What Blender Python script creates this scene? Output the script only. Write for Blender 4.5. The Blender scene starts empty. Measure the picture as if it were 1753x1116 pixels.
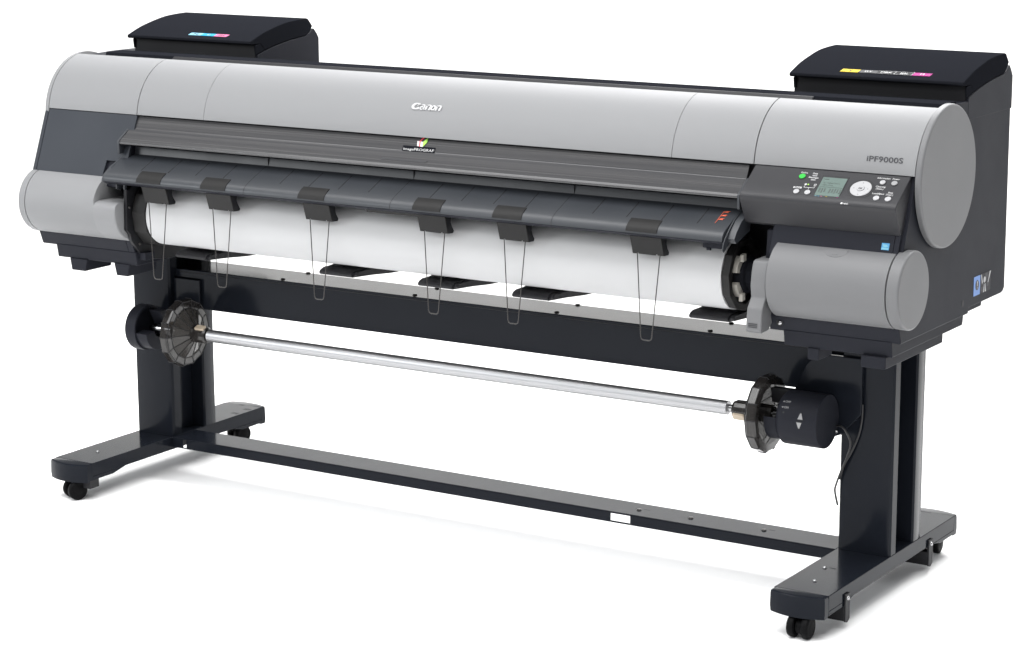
import bpy, bmesh, math, random
from mathutils import Vector, Matrix
random.seed(4)
S = bpy.context.scene
COL = S.collection
PI = math.pi

# ------------------------------------------------------------------ camera
F, W, H = 4116.3, 1753, 1116
yaw, pitch, roll = -0.560315, 0.207953, -0.003672
cy, sy, cp, sp, cr, sr = math.cos(yaw), math.sin(yaw), math.cos(pitch), math.sin(pitch), math.cos(roll), math.sin(roll)
R0 = Matrix(((1, 0, 0), (0, 0, -1), (0, 1, 0)))
Rz = Matrix(((cy, -sy, 0), (sy, cy, 0), (0, 0, 1)))
Rx = Matrix(((1, 0, 0), (0, cp, -sp), (0, sp, cp)))
Rr = Matrix(((cr, -sr, 0), (sr, cr, 0), (0, 0, 1)))
R = Rr @ Rx @ R0 @ Rz
cam = bpy.data.cameras.new('camera')
cam.sensor_width = 36
cam.lens = F * 36 / W
cam.clip_end = 400
co = bpy.data.objects.new('camera', cam)
COL.objects.link(co)
m = Matrix.Identity(4)
for i in range(3):
    m[i][0] = R[0][i]
    m[i][1] = -R[1][i]
    m[i][2] = -R[2][i]
m[0][3], m[1][3], m[2][3] = 2.982, -4.611, 1.635
co.matrix_world = m
S.camera = co

# ------------------------------------------------------------------ materials
def mat(name, col, rough=.5, metal=0., coat=0., bump=0., bscale=900., alpha=1., spec=.5, var=0., aniso=0., emit=None):
    ma = bpy.data.materials.new(name)
    ma.use_nodes = True
    nt = ma.node_tree
    b = nt.nodes['Principled BSDF']
    c = tuple(col) + (1,)
    b.inputs['Base Color'].default_value = c
    b.inputs['Roughness'].default_value = rough
    b.inputs['Metallic'].default_value = metal
    b.inputs['Coat Weight'].default_value = coat
    b.inputs['Coat Roughness'].default_value = .12
    b.inputs['Alpha'].default_value = alpha
    b.inputs['Specular IOR Level'].default_value = spec
    if emit:
        b.inputs['Emission Color'].default_value = tuple(emit[:3]) + (1,)
        b.inputs['Emission Strength'].default_value = emit[3]
    tc = nt.nodes.new('ShaderNodeTexCoord')
    if var:
        n = nt.nodes.new('ShaderNodeTexNoise')
        n.inputs['Scale'].default_value = 5
        n.inputs['Detail'].default_value = 8
        nt.links.new(tc.outputs['Object'], n.inputs['Vector'])
        mr = nt.nodes.new('ShaderNodeMapRange')
        mr.inputs['From Min'].default_value = .3
        mr.inputs['From Max'].default_value = .7
        mr.inputs['To Min'].default_value = max(.02, rough - var)
        mr.inputs['To Max'].default_value = rough + var
        nt.links.new(n.outputs['Fac'], mr.inputs['Value'])
        nt.links.new(mr.outputs['Result'], b.inputs['Roughness'])
    if bump:
        n = nt.nodes.new('ShaderNodeTexNoise')
        n.inputs['Scale'].default_value = bscale
        n.inputs['Detail'].default_value = 2
        nt.links.new(tc.outputs['Object'], n.inputs['Vector'])
        bp = nt.nodes.new('ShaderNodeBump')
        bp.inputs['Strength'].default_value = bump
        bp.inputs['Distance'].default_value = .0006
        nt.links.new(n.outputs['Fac'], bp.inputs['Height'])
        nt.links.new(bp.outputs['Normal'], b.inputs['Normal'])
    return ma

M = {}
M['silver'] = mat('silver_grey_plastic', (0.2145, 0.2165, 0.2214), .55, spec=.16, bump=.10, bscale=1100, var=.04)
M['silver_shaded'] = mat('shaded_grey_plastic', (0.139, 0.1402, 0.1442), .5, spec=.35, bump=.10, bscale=1100, var=.04)  # cover plastic with the right side's shade darkened into its colour
M['dark'] = mat('charcoal_plastic', (0.01546, 0.01638, 0.02171), .5, bump=.16, bscale=900, var=.05, spec=.09)
M['panel'] = mat('control_panel_plastic', (0.02153, 0.02153, 0.02441), .48, spec=.35, bump=.16, bscale=900, var=.05)  # charcoal plastic, colour lightened in place of an overhead reflection
M['dark_panel'] = mat('slate_plastic', (0.02114, 0.02467, 0.03171), .55, bump=.12, bscale=1000, var=.05, spec=.32)
M['lid'] = mat('dark_lid_plastic', (.0118, .0125, .0155), .48, bump=.10, bscale=900, var=.04, spec=0.)
M['black'] = mat('black_plastic', (.012, .012, .014), .5, spec=.25, bump=.1, var=.05)
M['clip'] = mat('black_clip_plastic', (0.0104, 0.01, 0.01), .55, spec=.25, bump=.2, bscale=700)
M['paint'] = mat('black_metal_paint', (.0095, .0112, .0155), .15, var=.015, spec=.085)
M['guide'] = mat('guide_plastic', (0.02613, 0.02921, 0.03459), .42, bump=.12, bscale=900, var=.05)
M['groove'] = mat('groove_black', (.006, .006, .008), .6)
M['paper'] = mat('white_paper', (0.4616, 0.4629, 0.4684), .75, bump=.04, bscale=300)
M['alu'] = mat('brushed_aluminium', (0.4153, 0.4153, 0.4254), .42, metal=1., var=.03)
M['chrome'] = mat('chrome_steel', (0.3675, 0.3675, 0.3724), .14, metal=1.)
M['wire'] = mat('steel_wire', (.055, .052, .050), .28, metal=.6)
M['button'] = mat('button_grey', (0.3654, 0.3654, 0.3741), .4)
M['button_mid'] = mat('button_mid_grey', (.26, .26, .265), .4)
M['white'] = mat('white_print', (0.5394, 0.5394, 0.5394), .6, spec=.08)
M['ink'] = mat('dark_print', (.035, .035, .04), .6)
M['lcd'] = mat('lcd_screen', (0.12, 0.1613, 0.1462), .15)
M['lcd_ink'] = mat('lcd_segments', (.045, .06, .055), .4)
M['green'] = mat('green_button', (.03, .36, .05), .25, emit=(.03, .6, .05, .15))
M['orange'] = mat('orange_print', (.55, .10, .05), .5)
M['red'] = mat('red_print', (.62, .03, .05), .5)
M['lime'] = mat('lime_print', (.33, .60, .08), .5)
M['leaf'] = mat('dark_green_print', (.05, .28, .05), .5)
M['yellow'] = mat('yellow_label', (.46, .34, .015), .6, spec=.08)
M['greylab'] = mat('grey_label', (.055, .055, .058), .6, spec=.08)
M['blklab'] = mat('black_label', (.006, .006, .007), .6, spec=.08)
M['magenta'] = mat('magenta_label', (.27, .015, .15), .6, spec=.08)
M['pink'] = mat('pink_label', (.50, .13, .25), .6, spec=.08)
M['cyan'] = mat('cyan_label', (.02, .25, .40), .6, spec=.08)
M['lcyan'] = mat('light_cyan_label', (.18, .40, .50), .6, spec=.08)
M['blue'] = mat('blue_label', (.13, .24, .52), .5)
M['sky'] = mat('sticker_blue', (.055, .25, .47), .5)
M['beige'] = mat('beige_plastic', (.46, .38, .29), .35)
M['gearwhite'] = mat('ivory_plastic', (.42, .40, .36), .4)
M['rubber'] = mat('black_rubber', (.005, .005, .0055), .5, bump=.1, spec=.06)
M['cable'] = mat('black_cable', (.010, .010, .011), .35)
M['smoke'] = mat('smoked_clear_plastic', (.020, .018, .017), .10, alpha=.93)
M['smoke2'] = mat('smoked_clear_cone', (.050, .046, .042), .10, alpha=.80)
M['window'] = mat('smoked_window', (0.0435, 0.04437, 0.04872), .20, alpha=1.)
nt_ = M['window'].node_tree
tc_ = nt_.nodes.new('ShaderNodeTexCoord'); mp_ = nt_.nodes.new('ShaderNodeMapping'); nz_ = nt_.nodes.new('ShaderNodeTexNoise'); cr_ = nt_.nodes.new('ShaderNodeMapRange'); mx_ = nt_.nodes.new('ShaderNodeMix')
mp_.inputs['Scale'].default_value = (.5, 160, 160)
nz_.inputs['Scale'].default_value = 1.; nz_.inputs['Detail'].default_value = 3
nt_.links.new(tc_.outputs['Object'], mp_.inputs['Vector']); nt_.links.new(mp_.outputs['Vector'], nz_.inputs['Vector'])
cr_.inputs['From Min'].default_value = .3; cr_.inputs['From Max'].default_value = .7
cr_.inputs['To Min'].default_value = .14; cr_.inputs['To Max'].default_value = .30
nt_.links.new(nz_.outputs['Fac'], cr_.inputs['Value']); nt_.links.new(cr_.outputs['Result'], nt_.nodes['Principled BSDF'].inputs['Roughness'])
mx_.data_type = 'RGBA'
mx_.inputs[6].default_value = (.030, .031, .035, 1); mx_.inputs[7].default_value = (.062, .060, .060, 1)  # paler streaks along the bar, painted in for its reflections
nt_.links.new(nz_.outputs['Fac'], mx_.inputs[0]); nt_.links.new(mx_.outputs[2], nt_.nodes['Principled BSDF'].inputs['Base Color'])
M['floor'] = mat('white_sweep', (.97, .97, .97), .95, spec=.05)

# ------------------------------------------------------------------ helpers
def origin_of(parent):
    o = Vector((0, 0, 0))
    while parent is not None:
        o += parent.location
        parent = parent.parent
    return o

def finish(o, bevel, seg, ang):
    me = o.data
    for p in me.polygons:
        p.use_smooth = True
    if bevel > 0:
        md = o.modifiers.new('edge', 'BEVEL')
        md.width = bevel
        md.segments = seg
        md.limit_method = 'ANGLE'
        md.angle_limit = math.radians(ang)
        md.harden_normals = True
        md.use_clamp_overlap = True
    else:
        me.set_sharp_from_angle(angle=math.radians(ang))

def obj(name, bm, m, parent=None, bevel=0., seg=2, ang=32, label=None):
    bmesh.ops.recalc_face_normals(bm, faces=bm.faces[:])
    o0 = origin_of(parent)
    if o0.length > 0:
        bmesh.ops.translate(bm, verts=bm.verts[:], vec=-o0)
    me = bpy.data.meshes.new(name)
    bm.to_mesh(me)
    bm.free()
    for mm in (m if isinstance(m, (list, tuple)) else [m]):
        me.materials.append(mm)
    o = bpy.data.objects.new(name, me)
    COL.objects.link(o)
    if parent is not None:
        o.parent = parent
    finish(o, bevel, seg, ang)
    if label:
        o['label'] = label
    return o

def thing(name, label, cat, loc, group=None):
    o = bpy.data.objects.new(name, None)
    COL.objects.link(o)
    o.location = loc
    o.empty_display_size = .05
    o['label'] = label
    o['category'] = cat
    if group:
        o['group'] = group
    return o

def loft(bm, a, b, caps=True, mi=0):
    """prism between two equally long closed rings of points"""
    va = [bm.verts.new(p) for p in a]
    vb = [bm.verts.new(p) for p in b]
    n = len(a)
    fs = []
    for i in range(n):
        fs.append(bm.faces.new((va[i], va[(i + 1) % n], vb[(i + 1) % n], vb[i])))
    if caps:
        fs.append(bm.faces.new(va[::-1]))
        fs.append(bm.faces.new(vb))
    for f in fs:
        f.material_index = mi
    return fs

def ex(bm, prof, x0, x1, mi=0):           # profile in (y, z) pulled along x
    loft(bm, [(x0, p[0], p[1]) for p in prof], [(x1, p[0], p[1]) for p in prof], mi=mi)

def exz(bm, plan, z0, z1, mi=0):          # plan in (x, y) pulled along z
    loft(bm, [(p[0], p[1], z0) for p in plan], [(p[0], p[1], z1) for p in plan], mi=mi)

def exy(bm, prof, y0, y1, mi=0):          # profile in (x, z) pulled along y
    loft(bm, [(p[0], y0, p[1]) for p in prof], [(p[0], y1, p[1]) for p in prof], mi=mi)

def box(bm, x0, x1, y0, y1, z0, z1, mi=0):
    exz(bm, [(x0, y0), (x1, y0), (x1, y1), (x0, y1)], z0, z1, mi)

def lathe(bm, prof, axis_p, axis='x', n=48, mi=0, ph=0., closed=True):
    """prof: list of (along, radius); revolved round an axis through axis_p"""
    rings = []
    for (t, r) in prof:
        ring = []
        for k in range(n):
            a = 2 * PI * k / n + ph
            c, s = r * math.cos(a), r * math.sin(a)
            if axis == 'x':
                p = (t, axis_p[1] + c, axis_p[2] + s)
            elif axis == 'y':
                p = (axis_p[0] + c, t, axis_p[2] + s)
            else:
                p = (axis_p[0] + c, axis_p[1] + s, t)
            ring.append(bm.verts.new(p))
        rings.append(ring)
    for a, b in zip(rings[:-1], rings[1:]):
        for k in range(n):
            f = bm.faces.new((a[k], a[(k + 1) % n], b[(k + 1) % n], b[k]))
            f.material_index = mi
    if closed:
        for ring in (rings[0][::-1], rings[-1]):
            f = bm.faces.new(ring)
            f.material_index = mi

def cyl(bm, x0, x1, y, z, r, n=48, mi=0, ph=0.):
    lathe(bm, [(x0, r), (x1, r)], (0, y, z), 'x', n, mi, ph)

def tube(bm, pts, r, n=10, mi=0):
    pts = [Vector(p) for p in pts]
    rings = []
    up = None
    for i, p in enumerate(pts):
        d = (pts[min(i + 1, len(pts) - 1)] - pts[max(i - 1, 0)]).normalized()
        if up is None:
            up = Vector((0, 0, 1)) if abs(d.z) < .9 else Vector((1, 0, 0))
        s = d.cross(up).normalized()
        up = s.cross(d).normalized()
        rings.append([bm.verts.new(p + r * (math.cos(2 * PI * k / n) * s + math.sin(2 * PI * k / n) * up)) for k in range(n)])
    for a, b in zip(rings[:-1], rings[1:]):
        for k in range(n):
            bm.faces.new((a[k], a[(k + 1) % n], b[(k + 1) % n], b[k])).material_index = mi
    bm.faces.new(rings[0][::-1]).material_index = mi
    bm.faces.new(rings[-1]).material_index = mi

def catmull(pts, k=6):
    pts = [Vector(p) for p in pts]
    out = []
    for i in range(len(pts) - 1):
        p0, p1, p2, p3 = pts[max(i - 1, 0)], pts[i], pts[i + 1], pts[min(i + 2, len(pts) - 1)]
        for j in range(k):
            t = j / k
            out.append(.5 * ((2 * p1) + (-p0 + p2) * t + (2 * p0 - 5 * p1 + 4 * p2 - p3) * t * t + (-p0 + 3 * p1 - 3 * p2 + p3) * t ** 3))
    out.append(pts[-1])
    return out

class Frame:                               # local drawing plane: u right, v up, n outward
    def __init__(s, o, u, v):
        s.o, s.u = Vector(o), Vector(u).normalized()
        s.v = Vector(v).normalized()
        s.n = s.u.cross(s.v).normalized()
    def p(s, a, b, h=0.):
        return s.o + a * s.u + b * s.v + h * s.n

def fpoly(bm, fr, pts, h0, h1, mi=0):
    loft(bm, [fr.p(a, b, h0) for a, b in pts], [fr.p(a, b, h1) for a, b in pts], mi=mi)

def rrect(a0, b0, a1, b1, r=.001, k=4):
    out = []
    for (ca, cb, s0) in ((a1 - r, b1 - r, 0), (a0 + r, b1 - r, PI / 2), (a0 + r, b0 + r, PI), (a1 - r, b0 + r, 1.5 * PI)):
        for j in range(k + 1):
            t = s0 + j * PI / 2 / k
            out.append((ca + r * math.cos(t), cb + r * math.sin(t)))
    return out

def ell(a, b, ra, rb=None, n=28):
    rb = rb or ra
    return [(a + ra * math.cos(2 * PI * k / n), b + rb * math.sin(2 * PI * k / n)) for k in range(n)]

def text_bm(s, fr, a, b, width, size=None, h0=.0002, h1=.0005, bold=0., shear=0., align='L', mi=0):
    cu = bpy.data.curves.new('t', 'FONT')
    cu.body = s
    cu.size = 1
    cu.offset = bold
    cu.shear = shear
    cu.resolution_u = 3
    o = bpy.data.objects.new('t', cu)
    COL.objects.link(o)
    dg = bpy.context.evaluated_depsgraph_get()
    me = bpy.data.meshes.new_from_object(o.evaluated_get(dg))
    bpy.data.objects.remove(o)
    bm = bmesh.new()
    bm.from_mesh(me)
    bpy.data.meshes.remove(me)
    xs = [v.co.x for v in bm.verts]
    sx = width / (max(xs) - min(xs))
    sy_ = size if size else sx
    x0 = min(xs)
    ox = {'L': 0, 'C': -width / 2, 'R': -width}[align]
    for v in bm.verts:
        v.co = fr.p(a + ox + (v.co.x - x0) * sx, b + v.co.y * sy_, h0)
    ret = bmesh.ops.extrude_face_region(bm, geom=bm.faces[:])
    vs = [g for g in ret['geom'] if isinstance(g, bmesh.types.BMVert)]
    bmesh.ops.translate(bm, verts=vs, vec=fr.n * (h1 - h0))
    return bm

def merge(bm, other):
    me = bpy.data.meshes.new('x')
    other.to_mesh(me)
    other.free()
    bm.from_mesh(me)
    bpy.data.meshes.remove(me)

def arc(c, r, a0, a1, n):
    return [(c[0] + r * math.cos(math.radians(a0 + (a1 - a0) * i / n)), c[1] + r * math.sin(math.radians(a0 + (a1 - a0) * i / n))) for i in range(n + 1)]

# ------------------------------------------------------------------ setting
bm = bmesh.new()
pr = [(-9, 0), (2.8, 0)] + [(2.8 + 1.6 * math.sin(t * PI / 2 / 16), 1.6 - 1.6 * math.cos(t * PI / 2 / 16)) for t in range(1, 17)] + [(4.4, 1.9)]
for i in range(len(pr) - 1):
    bm.faces.new([bm.verts.new((x, p[0], p[1])) for x, p in ((-12, pr[i]), (12, pr[i]), (12, pr[i + 1]), (-12, pr[i + 1]))])
bmesh.ops.remove_doubles(bm, verts=bm.verts[:], dist=1e-4)
fl = obj('ground', bm, M['floor'])
fl['kind'] = 'structure'

# ------------------------------------------------------------------ stand
st = thing('printer_stand', 'black painted metal stand with two columns, long feet and casters carrying the wide printer', 'stand', (0, 0, 0))

def make_foot(x0, x1, side):
    bm = bmesh.new()
    yf, yb = -.335, .335
    # hollow steel channel: top sheet and two side skirts, deeper near the ends
    exy(bm, [(x0, .060), (x0 + .003, .060), (x0 + .003, .0902), (x1 - .003, .0902), (x1 - .003, .060), (x1, .060), (x1, .0932), (x0, .0932)], yf, yb)
    for xx in (x0, x1 - .003):
        for (a, b) in ((yf, -.21), (.21, yb)):
            s = 1 if a < 0 else -1
            p = [(a, .0602), (a, .050), (b, .050), (b, .0602)]
            if s > 0:
                p = [(a, .0602), (a, .050), (b - .05, .050), (b, .0602)]
            else:
                p = [(a, .0602), (a + .05, .050), (b, .050), (b, .0602)]
            ex(bm, p, xx, xx + .003)
    f = obj('foot', bm, M['paint'], st, .0016, 2)
    for s, yy in ((-1, yf), (1, yb)):
        bm = bmesh.new()
        bul, n = .034, 14
        def plan(ins):
            pts = [(x0 + ins, yy), (x1 - ins, yy)]
            xr = [(x1 - ins) + (x0 - x1 + 2 * ins) * i / n for i in range(n + 1)]
            for x in xr:
                t = (x - (x0 + x1) / 2) / ((x1 - x0) / 2)
                pts.append((x, yy + s * (.018 + (bul - .018) * (1 - t * t) - ins)))
            return pts
        rings = [(.047, .0012), (.060, .0), (.086, .0006), (.0908, .0014), (.0922, .0026), (.0928, .0048)]
        prev = None
        vr = []
        for z, ins in rings:
            vr.append([bm.verts.new((p[0], p[1], z)) for p in plan(ins)])
        for a, b in zip(vr[:-1], vr[1:]):
            for k in range(len(a)):
                bm.faces.new((a[k], a[(k + 1) % len(a)], b[(k + 1) % len(a)], b[k]))
        bm.faces.new(vr[0][::-1])
        bm.faces.new(vr[-1])
        obj('end_cap', bm, M['paint'], f, 0, 2, 24)
    return f

footL = make_foot(-1.036, -.916, -1)
footR = make_foot(.931, 1.054, 1)

def screw(x, y, z, parent, r=.0045, axis='z', m='chrome'):
    bm = bmesh.new()
    if axis == 'z':
        lathe(bm, [(z - .002, r), (z + .001, r), (z + .0028, r * .75), (z + .0032, r * .3)], (x, y, 0), 'z', 14)
    elif axis == 'x':
        lathe(bm, [(x - .002, r), (x + .0012, r), (x + .003, r * .7), (x + .0033, r * .3)], (0, y, z), 'x', 14)
    else:
        lathe(bm, [(y + .002, r), (y - .0012, r), (y - .003, r * .7), (y - .0033, r * .3)], (x, 0, z), 'y', 14)
    return obj('screw', bm, M[m], parent, 0, 2, 50)

def slot_mark(x0, x1, y0, y1, z, parent):
    bm = bmesh.new()
    box(bm, x0, x1, y0, y1, z - .0015, z + .0003)
    return obj('slot', bm, M['groove'], parent)

screw(-.979, -.244, .0932, footL)
screw(.967, -.167, .0932, footR)
screw(.987, -.259, .0932, footR)
slot_mark(.975, .990, -.163, -.160, .0932, footR)
for (x, y, w, d) in ((-.978, .331, .014, .006), (-.935, .300, .020, .013), (-.937, .250, .020, .013)):
    slot_mark(x - w / 2, x + w / 2, y - d / 2, y + d / 2, .0932, footL)
slot_mark(.972, 1.0, .343 - .012, .347 - .012, .0932, footR)

def make_column(x0, x1):
    bm = bmesh.new()
    w = x1 - x0
    xc = (x0 + x1) / 2
    # front sheet with rolled edges, narrower web, rear sheet with rolled edges
    fr = [(x0 + .004, -.0265), (x0 + .012, -.029), (x1 - .012, -.029), (x1 - .004, -.0265), (x1, -.020), (x1, .004), (x1 - .004, .006),
          (x1 - .040, .006), (x1 - .040, .098), (x1 - .004, .098), (x1, .102), (x1, .139), (x1 - .003, .145), (x1 - .010, .147),
          (x0 + .010, .147), (x0 + .003, .145), (x0, .139), (x0, .102), (x0 + .004, .098), (x0 + .040, .098), (x0 + .040, .006),
          (x0 + .004, .006), (x0, .004), (x0, -.020)]
    exz(bm, fr, .0936, .597)
    if x1 > 0:
        for k in range(15):
            z = .13 + k * .03
            for y in (.034, .064):
                lathe(bm, [(x1 - .0405, .0016), (x1 - .0396, .0016)], (0, y, z), 'x', 8, 1)
    c = obj('column', bm, [M['paint'], M['groove']], st, 0, 2, 28)
    return c

colL = make_column(-1.035, -.915)
colR = make_column(.931, 1.053)
screw(.962 + .062, .052, .0938, footR, .004)

# upper beam
bm = bmesh.new()
box(bm, -.9148, .9308, 0, .12, .429, .527)
beam = obj('upper_beam', bm, M['paint'], st, .002, 2)
for (x, y) in ((-.5875, .018), (-.582, .114), (-.195, .019), (-.196, .115), (.199, .0185), (.1976, .115), (.594, .019), (.597, .115)):
    screw(x, y, .527, beam, .006, 'z', 'wire')
bm = bmesh.new()
ex(bm, [(-.0012, .519), (-.0006, .5205), (.001, .5205), (.001, .519)], -.9, .93)
obj('seam', bm, M['groove'], beam)
# bracket plates joining beam and columns
for (a, b, c_) in ((-.9148, -.83, 0), (.86, .9308, 1)):
    bm = bmesh.new()
    box(bm, a, b, -.010, -.0005, .420, .505)
    obj('beam_bracket', bm, M['paint'], st, .002)

# lower bar : folded channel with hand hole
bm = bmesh.new()
y0, y1, zt, zb = -.033, .058, .0932, .0672
xa, xb = -.9155, .9305
box(bm, xa, xb, y0, y1, zt - .003, zt)
def frontplate(xs, za, zb_):
    box(bm, xs[0], xs[1], y0, y0 + .003, za, zb_)
H1, H2 = (-.881, -.870), (.372, .423)
frontplate((xa, H1[0]), zb, zt - .003)
frontplate((H1[1], H2[0]), zb, zt - .003)
frontplate((H2[1], xb), zb, zt - .003)
frontplate(H1, zb, .070)
frontplate(H2, zb, .0712)
frontplate(H2, .0885, zt - .003)
box(bm, xa, xb, y1 - .003, y1, .080, zt - .003)
lowbar = obj('lower_bar', bm, M['paint'], st, .0008, 1)
for (x, y) in ((.424, .008), (.5557, .0105), (.738, .011)):
    screw(x, y, .0932, lowbar, .006, 'z', 'wire')
    if x != .5557:
        slot_mark(x + .008, x + .022, y + .010, y + .013, .0932, lowbar)

def make_caster(x, y, rot, stem_y):
    e = bpy.data.objects.new('caster', None)
    COL.objects.link(e)
    e.parent = st
    e.location = (x, y, .0245)
    e.empty_display_size = .02
    e.rotation_euler = (0, 0, rot)
    bm = bmesh.new()
    lathe(bm, [(-.007, .010), (-.006, .016), (.006, .016), (.007, .010)], (0, 0, 0), 'x', 20)
    dy = stem_y - y
    loft(bm, [(-.008, -.006, .004), (.008, -.006, .004), (.008, .012, .004), (-.008, .012, .004)],
         [(-.010, dy - .012, .024), (.010, dy - .012, .024), (.010, dy + .012, .024), (-.010, dy + .012, .024)])
    lathe(bm, [(.010, .009), (.030, .009)], (0, dy, 0), 'z', 16)
    me = bpy.data.meshes.new('fork')
    bmesh.ops.recalc_face_normals(bm, faces=bm.faces[:])
    bm.to_mesh(me); bm.free()
    me.materials.append(M['rubber'])
    fk = bpy.data.objects.new('fork', me)
    COL.objects.link(fk); fk.parent = e
    finish(fk, .001, 2, 30)
    for s in (-1, 1):
        bm = bmesh.new()
        pr_ = [(.0085, .0165), (.0085, .0225), (.0105, .0243), (.019, .0243), (.0228, .0225), (.0245, .018), (.0235, .016), (.0252, .012), (.026, .002)]
        lathe(bm, [(s * t, r) for t, r in pr_], (0, 0, 0), 'x', 36)
        bmesh.ops.recalc_face_normals(bm, faces=bm.faces[:])
        me = bpy.data.meshes.new('wheel')
        bm.to_mesh(me); bm.free()
        me.materials.append(M['rubber'])
        o = bpy.data.objects.new('wheel', me)
        COL.objects.link(o); o.parent = e
        finish(o, 0, 2, 50)
    return e

make_caster(1.000, -.350, .02, -.325)
make_caster(-.966, -.345, -.42, -.325)
make_caster(-.966, .300, -.25, .275)
make_caster(1.000, .335, .1, .31)

# levelling brackets under the feet
def foot_bracket(x_out, s, y, mirror):
    bm = bmesh.new()
    # side tab and black block running under the foot
    xt0, xt1 = sorted((x_out, x_out + s * .004))
    ex(bm, [(y - .011, .076), (y + .012, .076), (y + .012, .020), (y + .001, .013), (y - .011, .017)], xt0, xt1)
    xi = x_out - s * .062
    xa_, xb_ = sorted((x_out, xi))
    ex(bm, [(y + .012, .0495), (y + .012, .022), (y - .011, .018), (y - .011, .0495)], xa_, xb_)
    b = obj('foot_bracket', bm, M['black'], st, .0012)
    screw(x_out + s * .004, y, .066, b, .0048, 'x')

foot_bracket(1.0542, 1, -.250, False)
foot_bracket(1.0542, 1, .192, False)
bm = bmesh.new()
box(bm, -.952, -.9165, -.345, -.312, .030, .0505)
obj('foot_bracket', bm, M['black'], st, .0012)

# ---- take-up drive on the right column (part of the stand)
RY, RZ = -.1, .391
bm = bmesh.new()
lathe(bm, [(.838, .050), (.845, .0575), (.848, .058), (.9330, .058), (.9345, .0575), (.935, .0565), (.935, .0562)], (0, RY, RZ), 'x', 64)
mot = obj('take_up_motor', bm, M['dark'], st, 0, 2, 40, 'round black drive housing with two arrow buttons')
bm = bmesh.new()
# collar: open-topped cradle towards the spindle
pts = arc((RY, RZ), .051, 172, 330, 26) + [(RY + .036, RZ + .008), (RY + .02, RZ - .012), (RY - .02, RZ - .012)]
ex(bm, pts, .810, .8385)
obj('cradle', bm, M['dark'], mot, .0012)
bm = bmesh.new()
ex(bm, [(RY + .022, RZ + .052), (RY + .048, RZ + .050), (RY + .046, RZ + .015), (RY + .03, RZ + .018)], .790, .842)
obj('lever', bm, M['panel'], mot, .002)
bm = bmesh.new()
exy(bm, [(.829, .4355), (.855, .493), (.88, .52), (.985, .52), (.985, .40), (.955, .366), (.945, .352), (.915, .340), (.85, .345)], -.0405, -.0295)
obj('mounting_plate', bm, M['paint'], mot, .002)
def tri_button(a, ang_c, up):
    bm = bmesh.new()
    cx = a
    k = .0058
    shp = [(-k, -.0062), (k, -.0062), (k * .22, .0062), (-k * .22, .0062)] if up else [(-k * .22, -.0062), (k * .22, -.0062), (k, .0062), (-k, .0062)]
    for sc, h0, h1, mi in ((1.32, .0575, .0584, 0), (1., .0575, .0592, 1)):
        lo, hi = [], []
        for (u, v) in shp:
            t = ang_c - (v * sc) / .058
            for lst, rr in ((lo, h0), (hi, h1)):
                lst.append((cx + u * sc, RY + rr * math.cos(t), RZ + rr * math.sin(t)))
        loft(bm, lo, hi, mi=mi)
    obj('arrow_button', bm, [M['groove'], M['button_mid']], mot, 0, 1, 30, 'small grey triangle button pointing ' + ('up' if up else 'down'))
tri_button(.898, math.radians(162), True)
tri_button(.896, math.radians(181), False)
bm = bmesh.new()
for (cx, tdeg, w) in ((.856, 133, .012), (.857, 146, .010)):
    t = math.radians(tdeg)
    fr_ = Frame((cx, RY + .058 * math.cos(t), RZ + .058 * math.sin(t)), (1, 0, 0), (0, -math.sin(t) * -1, math.cos(t) * -1))
    merge(bm, text_bm('OFF' if tdeg == 133 else 'ON', fr_, 0, -.003, w, None, .0001, .0004, .01))
    fpoly(bm, fr_, [(-.006, -.001), (-.002, -.003), (-.002, .001)], .0001, .0004)
obj('switch_marking', bm, M['button_mid'], mot)
bm = bmesh.new()
t = math.radians(158)
fr_ = Frame((.852, RY + .058 * math.cos(t), RZ + .058 * math.sin(t)), (1, 0, 0), (0, math.sin(t), -math.cos(t)))
fpoly(bm, fr_, ell(.006, 0, .0022), -.001, .0003)
obj('indicator_hole', bm, M['groove'], mot)
# power lead
bm = bmesh.new()
tube(bm, catmull([(.935, -.055, .372), (.948, -.058, .373), (.958, -.055, .362), (.963, -.042, .335), (.955, -.038, .305), (.942, -.036, .275), (.930, -.036, .240), (.926, -.034, .222), (.93, -.027, .19)]), .0022)
tube(bm, catmull([(.985, -.034, .42), (.984, -.034, .385), (.977, -.034, .350), (.962, -.036, .312), (.948, -.038, .285), (.936, -.033, .25)]), .0022)
obj('power_lead', bm, M['cable'], mot, 0, 2, 60)
screw(.938, -.06, .362, mot, .004, 'x')

# ---- spindle holder on the left column
bm = bmesh.new()
lathe(bm, [(-.954, .050), (-.953, .0555), (-.951, .0570), (-.922, .0570), (-.9205, .0562), (-.9205, .0510), (-.940, .050), (-.940, .02)], (0, RY, RZ), 'x', 64)
hold = obj('spindle_holder', bm, M['dark'], st, 0, 2, 28, 'round black cup holding the spindle end')
bm = bmesh.new()
pts = arc((RY, RZ), .0525, 186, 365, 30)
ins = arc((RY, RZ), .020, 365, 186, 16)
ex(bm, pts + [(RY + .05, RZ + .03), (RY + .028, RZ + .045), (RY - .0, RZ + .045), (RY + .018, RZ + .012)] + ins[2:], -.9215, -.886)
obj('cradle', bm, M['dark'], hold, .0012)
bm = bmesh.new()
box(bm, -.985, -.945, -.075, -.0292, .365, .420)
obj('mounting_block', bm, M['paint'], hold, .003)

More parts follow.
